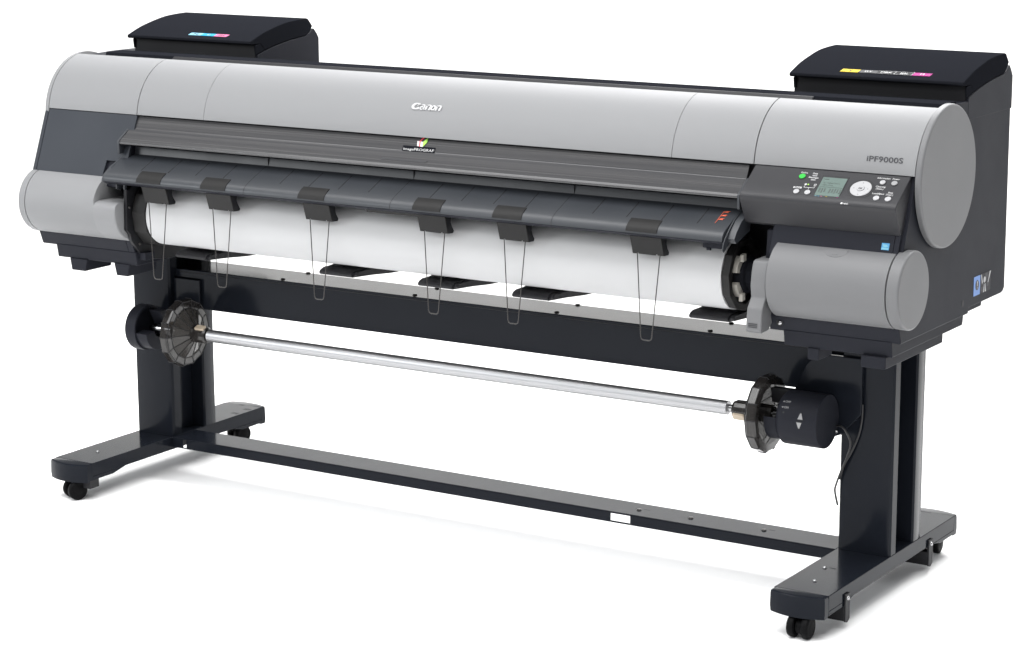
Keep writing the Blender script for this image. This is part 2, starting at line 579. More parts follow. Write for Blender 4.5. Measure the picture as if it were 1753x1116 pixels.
# ------------------------------------------------------------------ take-up spindle (lifts out)
sp_ = thing('take_up_spindle', 'bare silver take-up tube with two smoked clear flange discs under the printer', 'spindle', (0, RY, RZ - .0155))
bm = bmesh.new()
lathe(bm, [(-.728, .012), (-.728, .0155), (.702, .0155), (.702, .012)], (0, RY, RZ), 'x', 40)
obj('tube', bm, M['alu'], sp_, 0, 2, 40)
bm = bmesh.new()
lathe(bm, [(-.918, .004), (-.917, .006), (-.906, .006), (-.899, .0145), (-.842, .0145), (-.842, .008), (-.72, .008)], (0, RY, RZ), 'x', 32)
obj('shaft_end', bm, M['chrome'], sp_, 0, 2, 40)
bm = bmesh.new()
lathe(bm, [(.69, .008), (.812, .008), (.812, .0115), (.838, .0115), (.838, .006), (.846, .005)], (0, RY, RZ), 'x', 32)
obj('shaft_end', bm, M['chrome'], sp_, 0, 2, 40)

def flange(xo, d):
    """xo: rim plane, d: +1 when the inner (paper) side faces +x"""
    n = 14
    bm = bmesh.new()
    X = lambda t: xo + d * t
    # thick polygonal rim, then a shallow facetted cone to the hub
    lathe(bm, [(X(-.020), .066), (X(-.020), .080), (X(-.016), .0845), (X(0), .0845), (X(.004), .081), (X(.004), .064)], (0, RY, RZ), 'x', n, closed=False)
    rim = obj('flange_rim', bm, M['smoke'], sp_, 0, 2, 8)
    bm = bmesh.new()
    lathe(bm, [(X(.004), .064), (X(.026), .022), (X(.022), .020), (X(0), .060)], (0, RY, RZ), 'x', n, closed=False)
    obj('flange_cone', bm, M['smoke2'], sp_, 0, 2, 8)
    bm = bmesh.new()
    for k in range(n):
        a = 2 * PI * k / n
        c, s = math.cos(a), math.sin(a)
        pt = lambda t, r: (X(t), RY + r * c, RZ + r * s)
        tube(bm, [pt(.0265, .022), pt(.0045, .064), pt(.0045, .081), pt(.0, .0848), pt(-.016, .0848), pt(-.0205, .080)], .0010, 5)
    for (t, r) in ((.0045, .064), (.0045, .081)):
        ring = [(X(t), RY + r * math.cos(2 * PI * k / n), RZ + r * math.sin(2 * PI * k / n)) for k in range(n + 1)]
        tube(bm, ring, .0010, 5)
    obj('seam_lines', bm, M['groove'], rim, 0, 1, 60)
    bm = bmesh.new()
    lathe(bm, [(X(-.024), .019), (X(.030), .021), (X(.034), .021), (X(.062), .0205), (X(.068), .018)], (0, RY, RZ), 'x', 14)
    hub = obj('hub', bm, M['smoke'], sp_, 0, 2, 8)
    bm = bmesh.new()
    for a in (3.75,) if d < 0 else (2.0,):
        c, s = math.cos(a), math.sin(a)
        fr_ = Frame((X(.050), RY + .019 * c, RZ + .019 * s), (1, 0, 0), (0, -s, c) if s * 0 == 0 else (0, 0, 1))
        if fr_.n.dot(Vector((0, c, s))) < 0:
            fr_ = Frame(fr_.o, (1, 0, 0), (0, s, -c))
        fpoly(bm, fr_, rrect(-.014, -.0080, .014, .0080, .003), -.004, .0045)
    obj('lock_tab', bm, M['beige'], hub, .0008)
    bm = bmesh.new()
    lathe(bm, [(X(-.014), .0105), (X(-.012), .015), (X(.06), .015)], (0, RY, RZ), 'x', 20)
    obj('bearing', bm, M['chrome'], sp_, 0, 2, 40)

flange(-.800, 1)
flange(.785, -1)

# ------------------------------------------------------------------ printer
pt = thing('wide_format_printer', 'long grey and charcoal wide format printer with a curved top cover and control panel', 'printer', (0, .05, .548))
CC, CR = (-.038, .921), .144
sl = lambda z: -.178 + .385 * (z - .937)     # the leaning front plane

# end housings -----------------------------------------------------------
def housing(x0, x1):
    bm = bmesh.new()
    top = arc(CC, CR - .007, 100, 172, 18)
    prof = [(.3456, .627), (.340, 1.052), (.334, 1.058), (.05, 1.060)] + top + \
           [(sl(.93) + .006, .93), (sl(.80) + .006, .80), (sl(.765) + .006, .765), (-.19, .76), (-.17, .713), (-.19, .66), (-.232, .645), (-.237, .637), (-.2248, .604),
            (.135, .604), (.1365, .615), (.148, .6165), (.325, .6165), (.338, .619)]
    ex(bm, prof, x0, x1)
    return obj('end_housing', bm, M['dark'], pt, .0025, 2, 28)
hR = housing(.857, 1.147)
hL = housing(-1.150, -.868)
# lower tray tiers
for (s, x0, x1, xin0, xin1) in ((1, .889, 1.128, .94, .966), (-1, -1.103, -.846, -1.035, -.985)):
    bm = bmesh.new()
    ex(bm, [(-.2275, .6075), (-.222, .574), (.153, .574), (.157, .590), (.157, .6075)], x0, x1)
    ex(bm, [(.1575, .606), (.1575, .592), (.285, .592), (.290, .606)], x0 + (.03 if s < 0 else 0), x1 - (.03 if s > 0 else 0) + (.02 if s > 0 else 0))
    obj('base_tray', bm, M['dark'], pt, .002)
    bm = bmesh.new()
    if s > 0:
        exy(bm, [(.943, .5755), (.9435, .5505), (.969, .5505), (.9695, .5755)], -.226, -.16)
        obj('base_foot', bm, M['dark'], pt, .0025)
        bm = bmesh.new()
        box(bm, 1.064, 1.118, -.232, .07, .550, .5755)
    else:
        exy(bm, [(-1.062, .5755), (-1.056, .545), (-1.012, .545), (-1.004, .5755)], -.226, -.13)
        obj('base_foot', bm, M['dark'], pt, .0025)
        bm = bmesh.new()
        exy(bm, [(-.918, .5755), (-.911, .545), (-.875, .545), (-.868, .5755)], -.226, -.12)
    obj('base_foot', bm, M['dark'], pt, .0025)
bm = bmesh.new()
box(bm, 1.07, 1.10, .305, .335, .592, .6175)
obj('base_foot', bm, M['black'], pt, .002)
# tier one on the left overlaps inwards a little
bm = bmesh.new()
ex(bm, [(-.236, .637), (-.2248, .604), (.0, .604), (.0, .637)], -.868, -.850)
obj('base_tray', bm, M['dark'], pt, .001)
bm = bmesh.new()
box(bm, -.846, -.826, -.215, -.18, .588, .606)
obj('base_foot', bm, M['dark'], pt, .001)

# chassis between the housings -------------------------------------------
bm = bmesh.new()
ex(bm, [(.33, .66), (.33, 1.0), (.032, 1.045), (.0265, 1.066), (-.035, 1.066), (-.05, 1.055), (-.13, .99), (-.158, .93), (-.155, .87), (-.10, .83), (-.06, .80), (-.06, .70), (-.03, .66)], -.8675, .8565)
obj('chassis', bm, M['black'], pt, .0015)
# strip behind the cover runs over the housings as well
bm = bmesh.new()
ex(bm, [(.0265, 1.052), (.0265, 1.0668), (-.034, 1.0668), (-.040, 1.052)], -1.088, 1.1465)
obj('rear_strip', bm, M['lid'], pt, .0015)
# black side plates holding the roll
bm = bmesh.new()
ex(bm, [(-.255, .778), (-.2575, .735), (-.259, .667), (-.247, .655), (-.243, .640), (-.214, .603), (-.19, .585), (-.10, .575), (.2, .59), (.2, .80), (-.05, .80)], -.8525, -.8430)
obj('roll_holder', bm, M['black'], pt, .002)
bm = bmesh.new()
ex(bm, [(-.15, .61), (-.20, .66), (-.17, .70), (-.13, .76), (-.05, .80), (.2, .80), (.2, .60), (-.10, .60)], .815, .8562)
obj('roll_holder', bm, M['black'], pt, .002)
bm = bmesh.new()
ex(bm, [(-.215, .81), (-.222, .74), (-.19, .70), (-.1, .70), (-.1, .82)], .842, .866)
obj('lever_guide', bm, M['dark'], pt, .003)
for (y, z) in ((-.248, .722), (-.215, .628)):
    screw(-.843, y, z, hL, .0034, 'x', 'wire')

# grey covers --------------------------------------------------------------
def cover(x0, x1, name='cover_panel'):
    bm = bmesh.new()
    o = arc(CC, CR, 101, 173.6, 40)
    i = arc(CC, CR - .006, 173.6, 101, 24)
    ex(bm, o + i, x0, x1)
    return obj(name, bm, M['silver'], pt, .0008, 2, 40)
cover(-1.1505, -.8675)
cv0 = cover(-.8655, -.6605)
cv1 = cover(-.6598, .5996)
cv2 = cover(.6003, .7915)
cv3 = cover(.7935, 1.1472)
# round end caps
def round_cap(c, r, x0, x1, m_='silver_shaded'):
    bm = bmesh.new()
    b = .005
    s = 1 if x1 > x0 else -1
    L = abs(x1 - x0)
    prof = [(x0, r - .002), (x0 + s * .0005, r)] + [(x1 - s * b + s * b * math.sin(t * PI / 2 / 6), r - b + b * math.cos(t * PI / 2 / 6)) for t in range(7)] + [(x1, r - b - .0004)]
    lathe(bm, prof, (0, c[0], c[1]), 'x', 96)
    return obj('end_cap', bm, M[m_], pt, 0, 2, 50)
round_cap(CC, .1475, 1.1495, 1.163)
round_cap(CC, .1445, -1.1515, -1.165, 'silver')
LC, LR = (-.210, .713), .0805
round_cap(LC, LR, 1.139, 1.165)
round_cap(LC, LR, -1.144, -1.166, 'silver')
# grey lower covers
bm = bmesh.new()
lathe(bm, [(.876, LR - .002), (.877, LR), (1.136, LR), (1.1365, LR - .001)], (0, LC[0], LC[1]), 'x', 96)
mc = obj('lower_cover', bm, M['silver_shaded'], pt, 0, 2, 40)
# finger recess at the top edge of the right one
bm = bmesh.new()
t0 = math.radians(118)
fr_ = Frame((1.012, LC[0] + LR * math.cos(t0), LC[1] + LR * math.sin(t0)), (1, 0, 0), (0, math.sin(t0), -math.cos(t0)))
t0 = math.radians(122)
nrm = Vector((0, math.cos(t0), math.sin(t0)))
fr_ = Frame(Vector((1.012, LC[0], LC[1])) + nrm * LR, (1, 0, 0), nrm.cross(Vector((1, 0, 0))))
fpoly(bm, fr_, [(-.024, .012)] + [(-.024 * math.cos(k * PI / 14), .006 - .017 * math.sin(k * PI / 14)) for k in range(15)] + [(.024, .012)], -.001, .0004)
fpoly(bm, fr_, ell(0, -.001, .007, .005), .0004, .0011)
obj('finger_recess', bm, M['silver_shaded'], mc, .0004, 1)
bm = bmesh.new()
NA = 120
def lower_ring(x, clip, grow=0.):
    out = []
    for k in range(NA):
        a = 2 * PI * k / NA
        y, z = LC[0] + (LR + grow) * math.cos(a), LC[1] + (LR + grow) * math.sin(a)
        if clip and z > LC[1] + .004:
            # shoulder: flat top with a soft front edge
            f = min(1., (y - (LC[0] - LR)) / .022)
            z = min(z, LC[1] + .004 + .0185 * math.sqrt(max(0., 1 - (1 - f) ** 2)))
        out.append(bm.verts.new((x, y, z)))
    return out
rg = [lower_ring(-1.142, False, -.001), lower_ring(-1.1415, False), lower_ring(-.9245, False), lower_ring(-.9225, False, -.0005), lower_ring(-.9205, True), lower_ring(-.8555, True), lower_ring(-.853, True, -.0022)]
for a, b in zip(rg[:-1], rg[1:]):
    for k in range(NA):
        bm.faces.new((a[k], a[(k + 1) % NA], b[(k + 1) % NA], b[k]))
bm.faces.new(rg[0][::-1])
bm.faces.new(rg[-1])
lc = obj('lower_cover', bm, M['silver'], pt, 0, 2, 40)

# slate front panel, left
def slab(outline, t=.006, x_over=None):
    """outline of (x, z) on the leaning plane"""
    bm = bmesh.new()
    n = Vector((0, -1, .385)).normalized()
    a = [Vector((x, sl(z), z)) + n * .0015 for x, z in outline]
    b = [p - n * t for p in a]
    loft(bm, a, b)
    return bm
bm = slab([(-1.150, .9355), (-.8665, .9355), (-.8665, .826), (-.932, .826), (-.937, .767), (-1.150, .767)])
obj('front_panel', bm, M['dark_panel'], pt, .0012)
bm = slab([(-1.1515, .9355), (-1.163, .9355), (-1.163, .767), (-1.1515, .767)], .03)
obj('front_panel_edge', bm, M['dark_panel'], pt, .002)
# notch wall beside the guide
bm = bmesh.new()
ex(bm, [(sl(.826) + .01, .826), (sl(.767) + .01, .767), (-.10, .767), (-.10, .826)], -.931, -.868)
obj('notch_wall', bm, M['lid'], pt)

# lower dark panel right with the blue sticker
bm = slab([(.8625, .826), (1.128, .826), (1.128, .7655), (.8625, .7655)])
lp = obj('lower_panel', bm, M['dark'], pt, .001)
bm = slab([(1.1285, .826), (1.1395, .826), (1.1395, .7655), (1.1285, .7655)])
obj('lower_panel_edge', bm, M['dark'], pt, .001)
SF = Frame((0, sl(.80) - .00139, .80 + .00054), (1, 0, 0), (0, .385, 1))
bm = bmesh.new()
fpoly(bm, SF, [(1.1025, -.0068), (1.1190, -.0068), (1.1190, .0072), (1.1025, .0072)], -.0003, .0004)
stick = obj('blue_sticker', bm, M['sky'], lp)
bm = bmesh.new()
fpoly(bm, SF, [(1.1035, -.0058), (1.118, -.0058), (1.118, -.0022), (1.1035, -.0022)], .0002, .0007)
fpoly(bm, SF, [(1.1045, .0046), (1.1065, -.0004), (1.112, -.0010), (1.1165, .001), (1.1125, .0042)], .0002, .0007)
obj('sticker_print', bm, M['lcyan'], lp)

# control panel block -------------------------------------------------------
bm = bmesh.new()
nose = catmull([(-.2345, .8968, 0), (-.2475, .8885, 0), (-.2525, .880, 0), (-.2500, .871, 0)], 5)
cpx0, cpx1 = .7955, 1.139
ex(bm, [(-.1795, .9362)] + [(p.x, p.y) for p in nose] + [(-.2245, .823), (-.21, .818), (-.15, .818), (-.15, .9362)], cpx0, cpx1)
cp_ = obj('control_panel', bm, M['panel'], pt, .0022, 3, 28)
d = Vector((0, -.058, -.041)).normalized()
PF = Frame((0, -.1785, .9372), (1, 0, 0), -d)      # b = minus the distance down the slope
# align the frame with the real face
f0, f1 = Vector((0, -.1795, .9362)), Vector((0, -.2345, .8968))
PF = Frame(f0, (1, 0, 0), f0 - f1)
def bt(name, cx, t, r, m_, h=.0022, rim=True, label=None):
    bm = bmesh.new()
    fpoly(bm, PF, ell(cx, -t, r, r * .97), -.001, h, 1)
    if rim:
        fpoly(bm, PF, ell(cx, -t, r * 1.26), -.001, .0005, 0)
    return obj(name, bm, [M['groove'], M[m_]], cp_, .0, 2, 40, label)
bt('button', .9115, .0245, .0068, 'green', label='round green online button')
bt('button', .9157, .0690, .0062, 'button')
bt('button', .9403, .0690, .0062, 'button')
bt('button', 1.0870, .0235, .0058, 'button')
bt('button', 1.1121, .0235, .0062, 'button_mid')
bt('button', 1.0898, .0690, .0064, 'button')
bt('button', 1.1149, .0690, .0064, 'button')
bt('navigation_pad', 1.0483, .0460, .0222, 'button', .0018)
bm = bmesh.new()
fpoly(bm, PF, ell(1.0483, -.046, .0079), .0010, .0020, 0)
fpoly(bm, PF, ell(1.0483, -.046, .0073), .0010, .0028, 1)
obj('button', bm, [M['ink'], M['button']], cp_, 0, 1, 40, 'small round button in the middle of the navigation pad')
bm = text_bm('OK', PF, 1.0483, -.0488, .0088, None, .0026, .0032, .03, align='C')
for (a, b) in ((1.0483, -.0300), (1.0483, -.0625), (1.0335, -.046), (1.0635, -.046)):
    fpoly(bm, PF, [(a - .0012, b - .0008), (a + .0012, b - .0008), (a, b + .0012)], .0017, .0021)
obj('button_marking', bm, M['ink'], cp_)
# display
bm = bmesh.new()
fpoly(bm, PF, [(.9545, -.0795), (1.0125, -.0795), (1.0125, -.0155), (.9545, -.0155)], -.001, .0004, 0)
fpoly(bm, PF, [(.9575, -.0745), (1.0105, -.0745), (1.0105, -.0215), (.9575, -.0215)], -.001, .0010, 1)
disp = obj('display', bm, [M['groove'], M['lcd']], cp_, 0, 1, 30, 'small grey green screen')
bm = bmesh.new()
fpoly(bm, PF, [(.959, -.0500), (1.0095, -.0500), (1.0095, -.0494), (.959, -.0494)], .0008, .0013)
for k in range(8):
    a = .9615 + (k * .0056 if k < 3 else (k + 1.0) * .0056)
    fpoly(bm, PF, [(a, -.0640 - .002 * (k % 2)), (a + .0028, -.0640 - .002 * (k % 2)), (a + .0028, -.0535), (a, -.0535)], .0008, .0013)
merge(bm, text_bm('Online', PF, .9600, -.0285, .0120, .0052, .0009, .0012))
merge(bm, text_bm('01 GlossPhoto', PF, .9640, -.0390, .036, .0052, .0009, .0012))
merge(bm, text_bm('60in Roll', PF, .9640, -.0458, .022, .0052, .0009, .0012))
obj('display_print', bm, M['lcd_ink'], cp_)
chips = [('lcyan', .9590), ('cyan', .9650), ('pink', .9710), ('yellow', .9825), ('greylab', .9885), ('magenta', 1.0065)]
for mm, a in chips:
    bm = bmesh.new()
    fpoly(bm, PF, [(a, -.0790), (a + .0042, -.0790), (a + .0042, -.0758), (a, -.0758)], .0002, .0008)
    obj('ink_marker', bm, M[mm], cp_)
# LEDs and printed words
bm = bmesh.new()
for (a, b) in ((.9375, -.0195), (.9382, -.0315)):
    fpoly(bm, PF, rrect(a - .0055, b - .0018, a + .0055, b + .0018, .0017), -.001, .0006, 1)
    fpoly(bm, PF, rrect(a - .0062, b - .0006, a + .0062, b + .0030, .0020), -.001, .0003, 0)
obj('indicator_lamp', bm, [M['groove'], M['button_mid']], cp_, 0)
bm = bmesh.new()
fpoly(bm, PF, ell(.9330, -.0458, .0017), -.001, .0006)
obj('indicator_lamp', bm, M['lime'], cp_)
bm = bmesh.new()
fpoly(bm, PF, ell(.9434, -.0458, .0017), -.001, .0006)
obj('indicator_lamp', bm, M['groove'], cp_)
bm = bmesh.new()
def wd(s, a, t, w, size=.0060, al='L'):
    merge(bm, text_bm(s, PF, a, -t, w, size, .0003, .0007, .008, align=al))
wd('Online', .9045, .0150, .0150)
wd('Data', .9310, .0152, .0108)
wd('Message', .9262, .0270, .0212)
wd('Information', 1.0715, .0130, .0275)
wd('Power', 1.1040, .0130, .0150)
wd('Cleaning', 1.0765, .0375, .0210)
wd('(3sec.)', 1.0790, .0435, .0160)
wd('Load/Eject', 1.0765, .0575, .0255)
wd('Stop', 1.1085, .0520, .0105)
wd('(1sec.)', 1.1060, .0580, .0150)
wd('HDD', 1.0270, .0930, .0105, .0058)
fpoly(bm, PF, [(1.0215, -.0930), (1.0255, -.0930), (1.0255, -.0895), (1.0243, -.0882), (1.0215, -.0882)], .0003, .0007)
fpoly(bm, PF, [(.9045, -.0590), (.9225, -.0590), (.9225, -.0545), (.9045, -.0545)], .0003, .0007)
for q in ([(.9265, -.0552), (.9495, -.0552), (.9495, -.0543), (.9265, -.0543)], [(.9265, -.0543), (.9273, -.0543), (.9273, -.0500), (.9265, -.0500)],
          [(.9487, -.0543), (.9495, -.0543), (.9495, -.0500), (.9487, -.0500)], [(.9376, -.0600), (.9384, -.0600), (.9384, -.0552), (.9376, -.0552)]):
    fpoly(bm, PF, q, .0003, .0007)
fpoly(bm, PF, ell(.9275, -.0460, .0024, .0026), .0003, .0006)
for q in ([(.9460, -.0490), (.9468, -.0490), (.9468, -.0430), (.9460, -.0430)], [(.9500, -.0490), (.9508, -.0490), (.9508, -.0430), (.9500, -.0430)],
          [(.9460, -.0438), (.9508, -.0438), (.9508, -.0430), (.9460, -.0430)], [(.9460, -.0490), (.9508, -.0490), (.9508, -.0482), (.9460, -.0482)]):
    fpoly(bm, PF, q, .0003, .0007)
obj('panel_lettering', bm, M['white'], cp_)
bm = text_bm('Menu', PF, .9135, -.0584, .0125, .0050, .0006, .0010, .01, align='C')
obj('panel_lettering', bm, M['ink'], cp_)

# model number on the cover
t = math.radians(162.0)
n_ = Vector((0, math.cos(t), math.sin(t)))
up_ = n_.cross(Vector((1, 0, 0)))
TF = Frame(Vector((1.0800, CC[0], CC[1])) + n_ * CR, (1, 0, 0), up_)
bm = text_bm('iPF9000S', TF, 0, -.005, .078, .0155, .0002, .0008, .012, align='C')
obj('model_lettering', bm, M['ink'], cv3)

# maker's name in raised white letters
t = math.radians(145.5)
n_ = Vector((0, math.cos(t), math.sin(t)))
up_ = n_.cross(Vector((1, 0, 0)))
NF = Frame(Vector((-.0355, CC[0], CC[1])) + n_ * CR, (1, 0, 0), up_)
bm = bmesh.new()
def stroke(pts, wid, hz=(-.0008, .0026)):
    """variable width stroke along 2-D points, slanted like the lettering"""
    L, Rr_ = [], []
    for i, p in enumerate(pts):
        a = pts[max(i - 1, 0)]
        b = pts[min(i + 1, len(pts) - 1)]
        dx, dy = b[0] - a[0], b[1] - a[1]
        q = math.hypot(dx, dy) or 1
        w = wid[i] if isinstance(wid, list) else wid
        L.append((p[0] - dy / q * w / 2, p[1] + dx / q * w / 2))
        Rr_.append((p[0] + dy / q * w / 2, p[1] - dx / q * w / 2))
    for i in range(len(pts) - 1):
        quad = [L[i], L[i + 1], Rr_[i + 1], Rr_[i]]
        fpoly(bm, NF, [((x + y * .22), y) for x, y in quad], *hz)
K = .0155                                           # cap height
def ring_arc(cx, cyy, rx, ry, a0, a1, n, wmin, wmax):
    pts, w = [], []
    for i in range(n + 1):
        a = math.radians(a0 + (a1 - a0) * i / n)
        pts.append((cx + rx * math.cos(a), cyy + ry * math.sin(a)))
        w.append(wmin + (wmax - wmin) * abs(math.cos(a)) ** 1.3)
    return pts, w
p, w = ring_arc(-.0265, 0, .0095, .0066, 35, 325, 22, .0026, .0074)
w[0] = w[1] = .003
stroke(p, w)
stroke([(-.0200, .0060), (-.0255, .0010)], [.0045, .0012])
def small_n(x):
    stroke([(x, -.0078), (x, .0042)], .0046)
    stroke([(x - .0022, .0036), (x + .001, .0046)], .0020)
    p_, w_ = ring_arc(x + .0050, .0005, .0048, .0042, 165, 0, 8, .0022, .0044)
    stroke(p_, w_)
    stroke([(x + .0098, .0008), (x + .0098, -.0078)], .0047)
p, w = ring_arc(-.0105, -.0038, .0042, .0034, 20, 340, 14, .0020, .0041)
stroke(p, w)
stroke([(-.0138, .0030), (-.0110, .0046), (-.0070, .0036), (-.0058, .0010), (-.0058, -.0076)], [.0027, .0027, .0034, .0046, .0046])
small_n(.0008)
p, w = ring_arc(.0190, -.0016, .0046, .0052, 0, 360, 22, .0020, .0046)
stroke(p, w)
small_n(.0280)
obj('maker_lettering', bm, M['paper'], cv1, 0, 1, 30)

# smoked window bar -----------------------------------------------------------
bx0, bx1 = -.884, .779
bm = bmesh.new()
o_ = [(-.1735, .9335), (-.1875, .906), (-.205, .892), (-.218, .8845), (-.2255, .8790), (-.2285, .8745), (-.2280, .8705)]
i_ = [(-.2235, .8705), (-.2235, .8745), (-.214, .8815), (-.203, .8885), (-.1845, .9035), (-.1700, .9325)]
ex(bm, o_ + i_, bx0, bx1)
wb = obj('window_bar', bm, M['window'], pt, .0008, 2, 20)
for (a, b) in ((bx0 - .0065, bx0), (bx1, bx1 + .0065)):
    bm = bmesh.new()
    ex(bm, [(-.185, .908), (-.215, .8885), (-.2285, .8795), (-.2300, .8745), (-.2290, .8490), (-.2265, .8460), (-.205, .8475), (-.200, .868), (-.180, .890)], a, b)
    obj('bar_end', bm, M['guide'], wb, .0015)
bm = bmesh.new()
nn = Vector((0, -.0135, .0195)).normalized()
BF = Frame((0, -.2115, .8882), (1, 0, 0), (0, .013, .0092))
fpoly(bm, BF, [(-.1230, -.0045), (-.0010, -.0045), (.0010, .0022), (-.1210, .0022)], .0005, .0012)
obj('paper_label', bm, M['greylab'], wb)
# printed emblem: an open box in white, red and green above its name
EF = Frame((0, -.1805, .9200), (1, 0, 0), (0, .014, .0275))
E0 = -.0015
bm = text_bm('imagePROGRAF', EF, -.0800, -.0148, .0820, .0086, .0010, .0014, 0.)
obj('emblem_lettering', bm, M['white'], wb)
bm = bmesh.new()
fpoly(bm, EF, [(-.0830, -.0172), (.0045, -.0172), (.0045, -.0040), (-.0830, -.0040)], .0004, .0009)
obj('emblem_drop_shade', bm, M['lid'], wb)  # dark patch drawn for the drop shade behind the lettering
def em(pts, m_):
    bm = bmesh.new()
    fpoly(bm, EF, pts, .0010, .0016)
    obj('emblem_print', bm, M[m_], wb)
em([(-.0480, .0085), (-.0418, .0080), (-.0400, -.0040), (-.0455, -.0035)], 'white')
em([(-.0418, .0082), (-.0388, .0078), (-.0370, -.0045), (-.0400, -.0040)], 'red')
em([(-.0388, .0080), (-.0322, .0070), (-.0300, -.0046), (-.0370, -.0045)], 'white')
em([(-.0418, .0084), (-.0345, .0175), (-.0305, .0180), (-.0388, .0084)], 'red')
em([(-.0322, .0070), (-.0215, .0180), (-.0200, .0090), (-.0300, -.0046)], 'lime')
em([(-.0240, .0155), (-.0213, .0182), (-.0198, .0090), (-.0222, .0060)], 'leaf')

# inner rail seen below the window
bm = bmesh.new()
ex(bm, [(-.150, .866), (-.188, .862), (-.192, .8425), (-.16, .835)], -.879, .779)
obj('inner_rail', bm, M['guide'], pt, .001)

# output guide ------------------------------------------------------------------
gx0, gx1 = -.884, .776
gout = [(-.188, .8435), (-.208, .8405), (-.254, .8200)] + [(p.x, p.y) for p in catmull([(-.268, .8135, 0), (-.281, .8055, 0), (-.2875, .7965, 0), (-.2885, .7890, 0)], 4)] + [(-.2855, .7865)]
gin = [(-.2690, .7800), (-.262, .7815), (-.262, .785), (-.240, .800), (-.19, .825), (-.17, .83)]
bm = bmesh.new()
ex(bm, gout + gin, gx0, gx1)
joints = [-.4612, -.0500, .3690]
GF = lambda x: Frame((x, -.208, .8405), (1, 0, 0), (0, .046, .0205))
k = 0
x = joints[0] - 4 * .0823
gl = []
while x < gx1 - .05:
    gl.append(x)
    x += .0830
for x in gl:
    if min(abs(x - j) for j in joints) < .02:
        continue
    fpoly(bm, GF(x), [(-.0013, -.058), (.0013, -.058), (.0013, .001), (-.0013, .001)], -.0008, .0006, 1)
for j in joints:
    for a, b in zip(gout[:-1], gout[1:]):
        d_ = Vector((0, b[0] - a[0], b[1] - a[1]))
        n2 = Vector((0, d_.z, -d_.y)).normalized()
        if n2.y > 0:
            n2 = -n2
        A, B = Vector((j, *a)), Vector((j, *b))
        ww = Vector((.0008, 0, 0))
        loft(bm, [A - ww - n2 * .001, A + ww - n2 * .001, B + ww - n2 * .001, B - ww - n2 * .001], [A - ww + n2 * .0005, A + ww + n2 * .0005, B + ww + n2 * .0005, B - ww + n2 * .0005], mi=1)
    box(bm, j - .0007, j + .0007, -.1924, -.187, .8435, .8615, 1)
og = obj('output_guide', bm, [M['guide'], M['groove']], pt, .0012, 2, 30)
bm = bmesh.new()
# darker lip running under the front edge
ex(bm, [(-.2885, .7885), (-.2872, .7860), (-.2690, .7792), (-.2690, .7830), (-.2850, .7890)], gx0 + .001, gx1 - .001)
obj('guide_lip', bm, M['dark'], og)
# end cheeks and latches
bm = bmesh.new()
ex(bm, [(-.200, .843), (-.256, .820), (-.283, .802), (-.2895, .788), (-.2700, .778), (-.262, .79), (-.19, .825)], gx0 - .008, gx0 - .0005)
ex(bm, [(-.262, .7805), (-.236, .7805), (-.236, .771), (-.248, .762), (-.262, .767)], gx0 + .012, gx0 + .017)
ex(bm, [(-.262, .7805), (-.236, .7805), (-.236, .771), (-.248, .762), (-.262, .767)], gx0 + .036, gx0 + .041)
obj('guide_end', bm, M['guide'], og, .001)
bm = bmesh.new()
side = [(-.190, .8450), (-.213, .8400), (-.240, .828), (-.262, .812), (-.279, .797), (-.2885, .785), (-.292, .770), (-.286, .766), (-.262, .782), (-.20, .815)]
ex(bm, side, gx1 + .0015, gx1 + .0045)
ex(bm, [(-.190, .8440), (-.213, .8385), (-.240, .825), (-.262, .806), (-.272, .792), (-.262, .782), (-.20, .80)], gx1 + .0045, gx1 + .020)
obj('guide_end', bm, M['guide'], og, .001)
bm = bmesh.new()
ex(bm, [(-.268, .7805), (-.262, .7805), (-.262, .768), (-.268, .770)], .722, .766)
lathe(bm, [(.731, .004), (.739, .004)], (0, -.266, .768), 'x', 12)
obj('guide_latch', bm, M['dark'], og)
bm = bmesh.new()
ex(bm, [(-.270, .7815), (-.245, .792), (-.245, .776), (-.266, .7725)], -.128, .012)
obj('under_tab', bm, M['clip'], og, .001)
# orange loading marks
OM = Frame((.7435, -.208, .8405), (1, 0, 0), (0, .046, .0205))
bm = bmesh.new()
fpoly(bm, OM, [(-.0011, -.052), (-.0001, -.052), (-.0001, -.0060), (-.0011, -.0060)], .0004, .0010)
for b in (-.010, -.024, -.038):
    fpoly(bm, OM, [(-.0005, b), (.0105, b), (.0100, b + .0030), (.0040, b + .0046)], .0004, .0010)
    fpoly(bm, OM, [(.0040, b + .0042), (.0100, b + .0028), (.0128, b + .0056), (.0064, b + .0052)], .0004, .0010)
obj('loading_marks', bm, M['orange'], og)

# grey release lever -----------------------------------------------------------
bm = bmesh.new()
lv = [(-.2540, .744), (-.2510, .7495), (-.245, .7515), (-.180, .7515), (-.180, .66), (-.245, .606), (-.2775, .6045), (-.2820, .609), (-.2790, .640), (-.2765, .655), (-.2600, .676), (-.2640, .700), (-.2600, .728)]
ex(bm, lv, .8295, .8645)
rl = obj('release_lever', bm, M['silver_shaded'], pt, .004, 3, 20)
bm = bmesh.new()
for k in range(3):
    z = .6165 + k * .0035
    box(bm, .835, .8555, -.2823, -.2795, z, z + .0009)
obj('grip_ridges', bm, M['greylab'], rl)
# screw in the right tray front
bm = bmesh.new()
lathe(bm, [(-.2335, .008), (-.2305, .008)], (.883, 0, .6225), 'y', 20)
obj('screw_recess', bm, M['groove'], hR)
screw(.884, -.2335, .6225, hR, .0052, 'y')

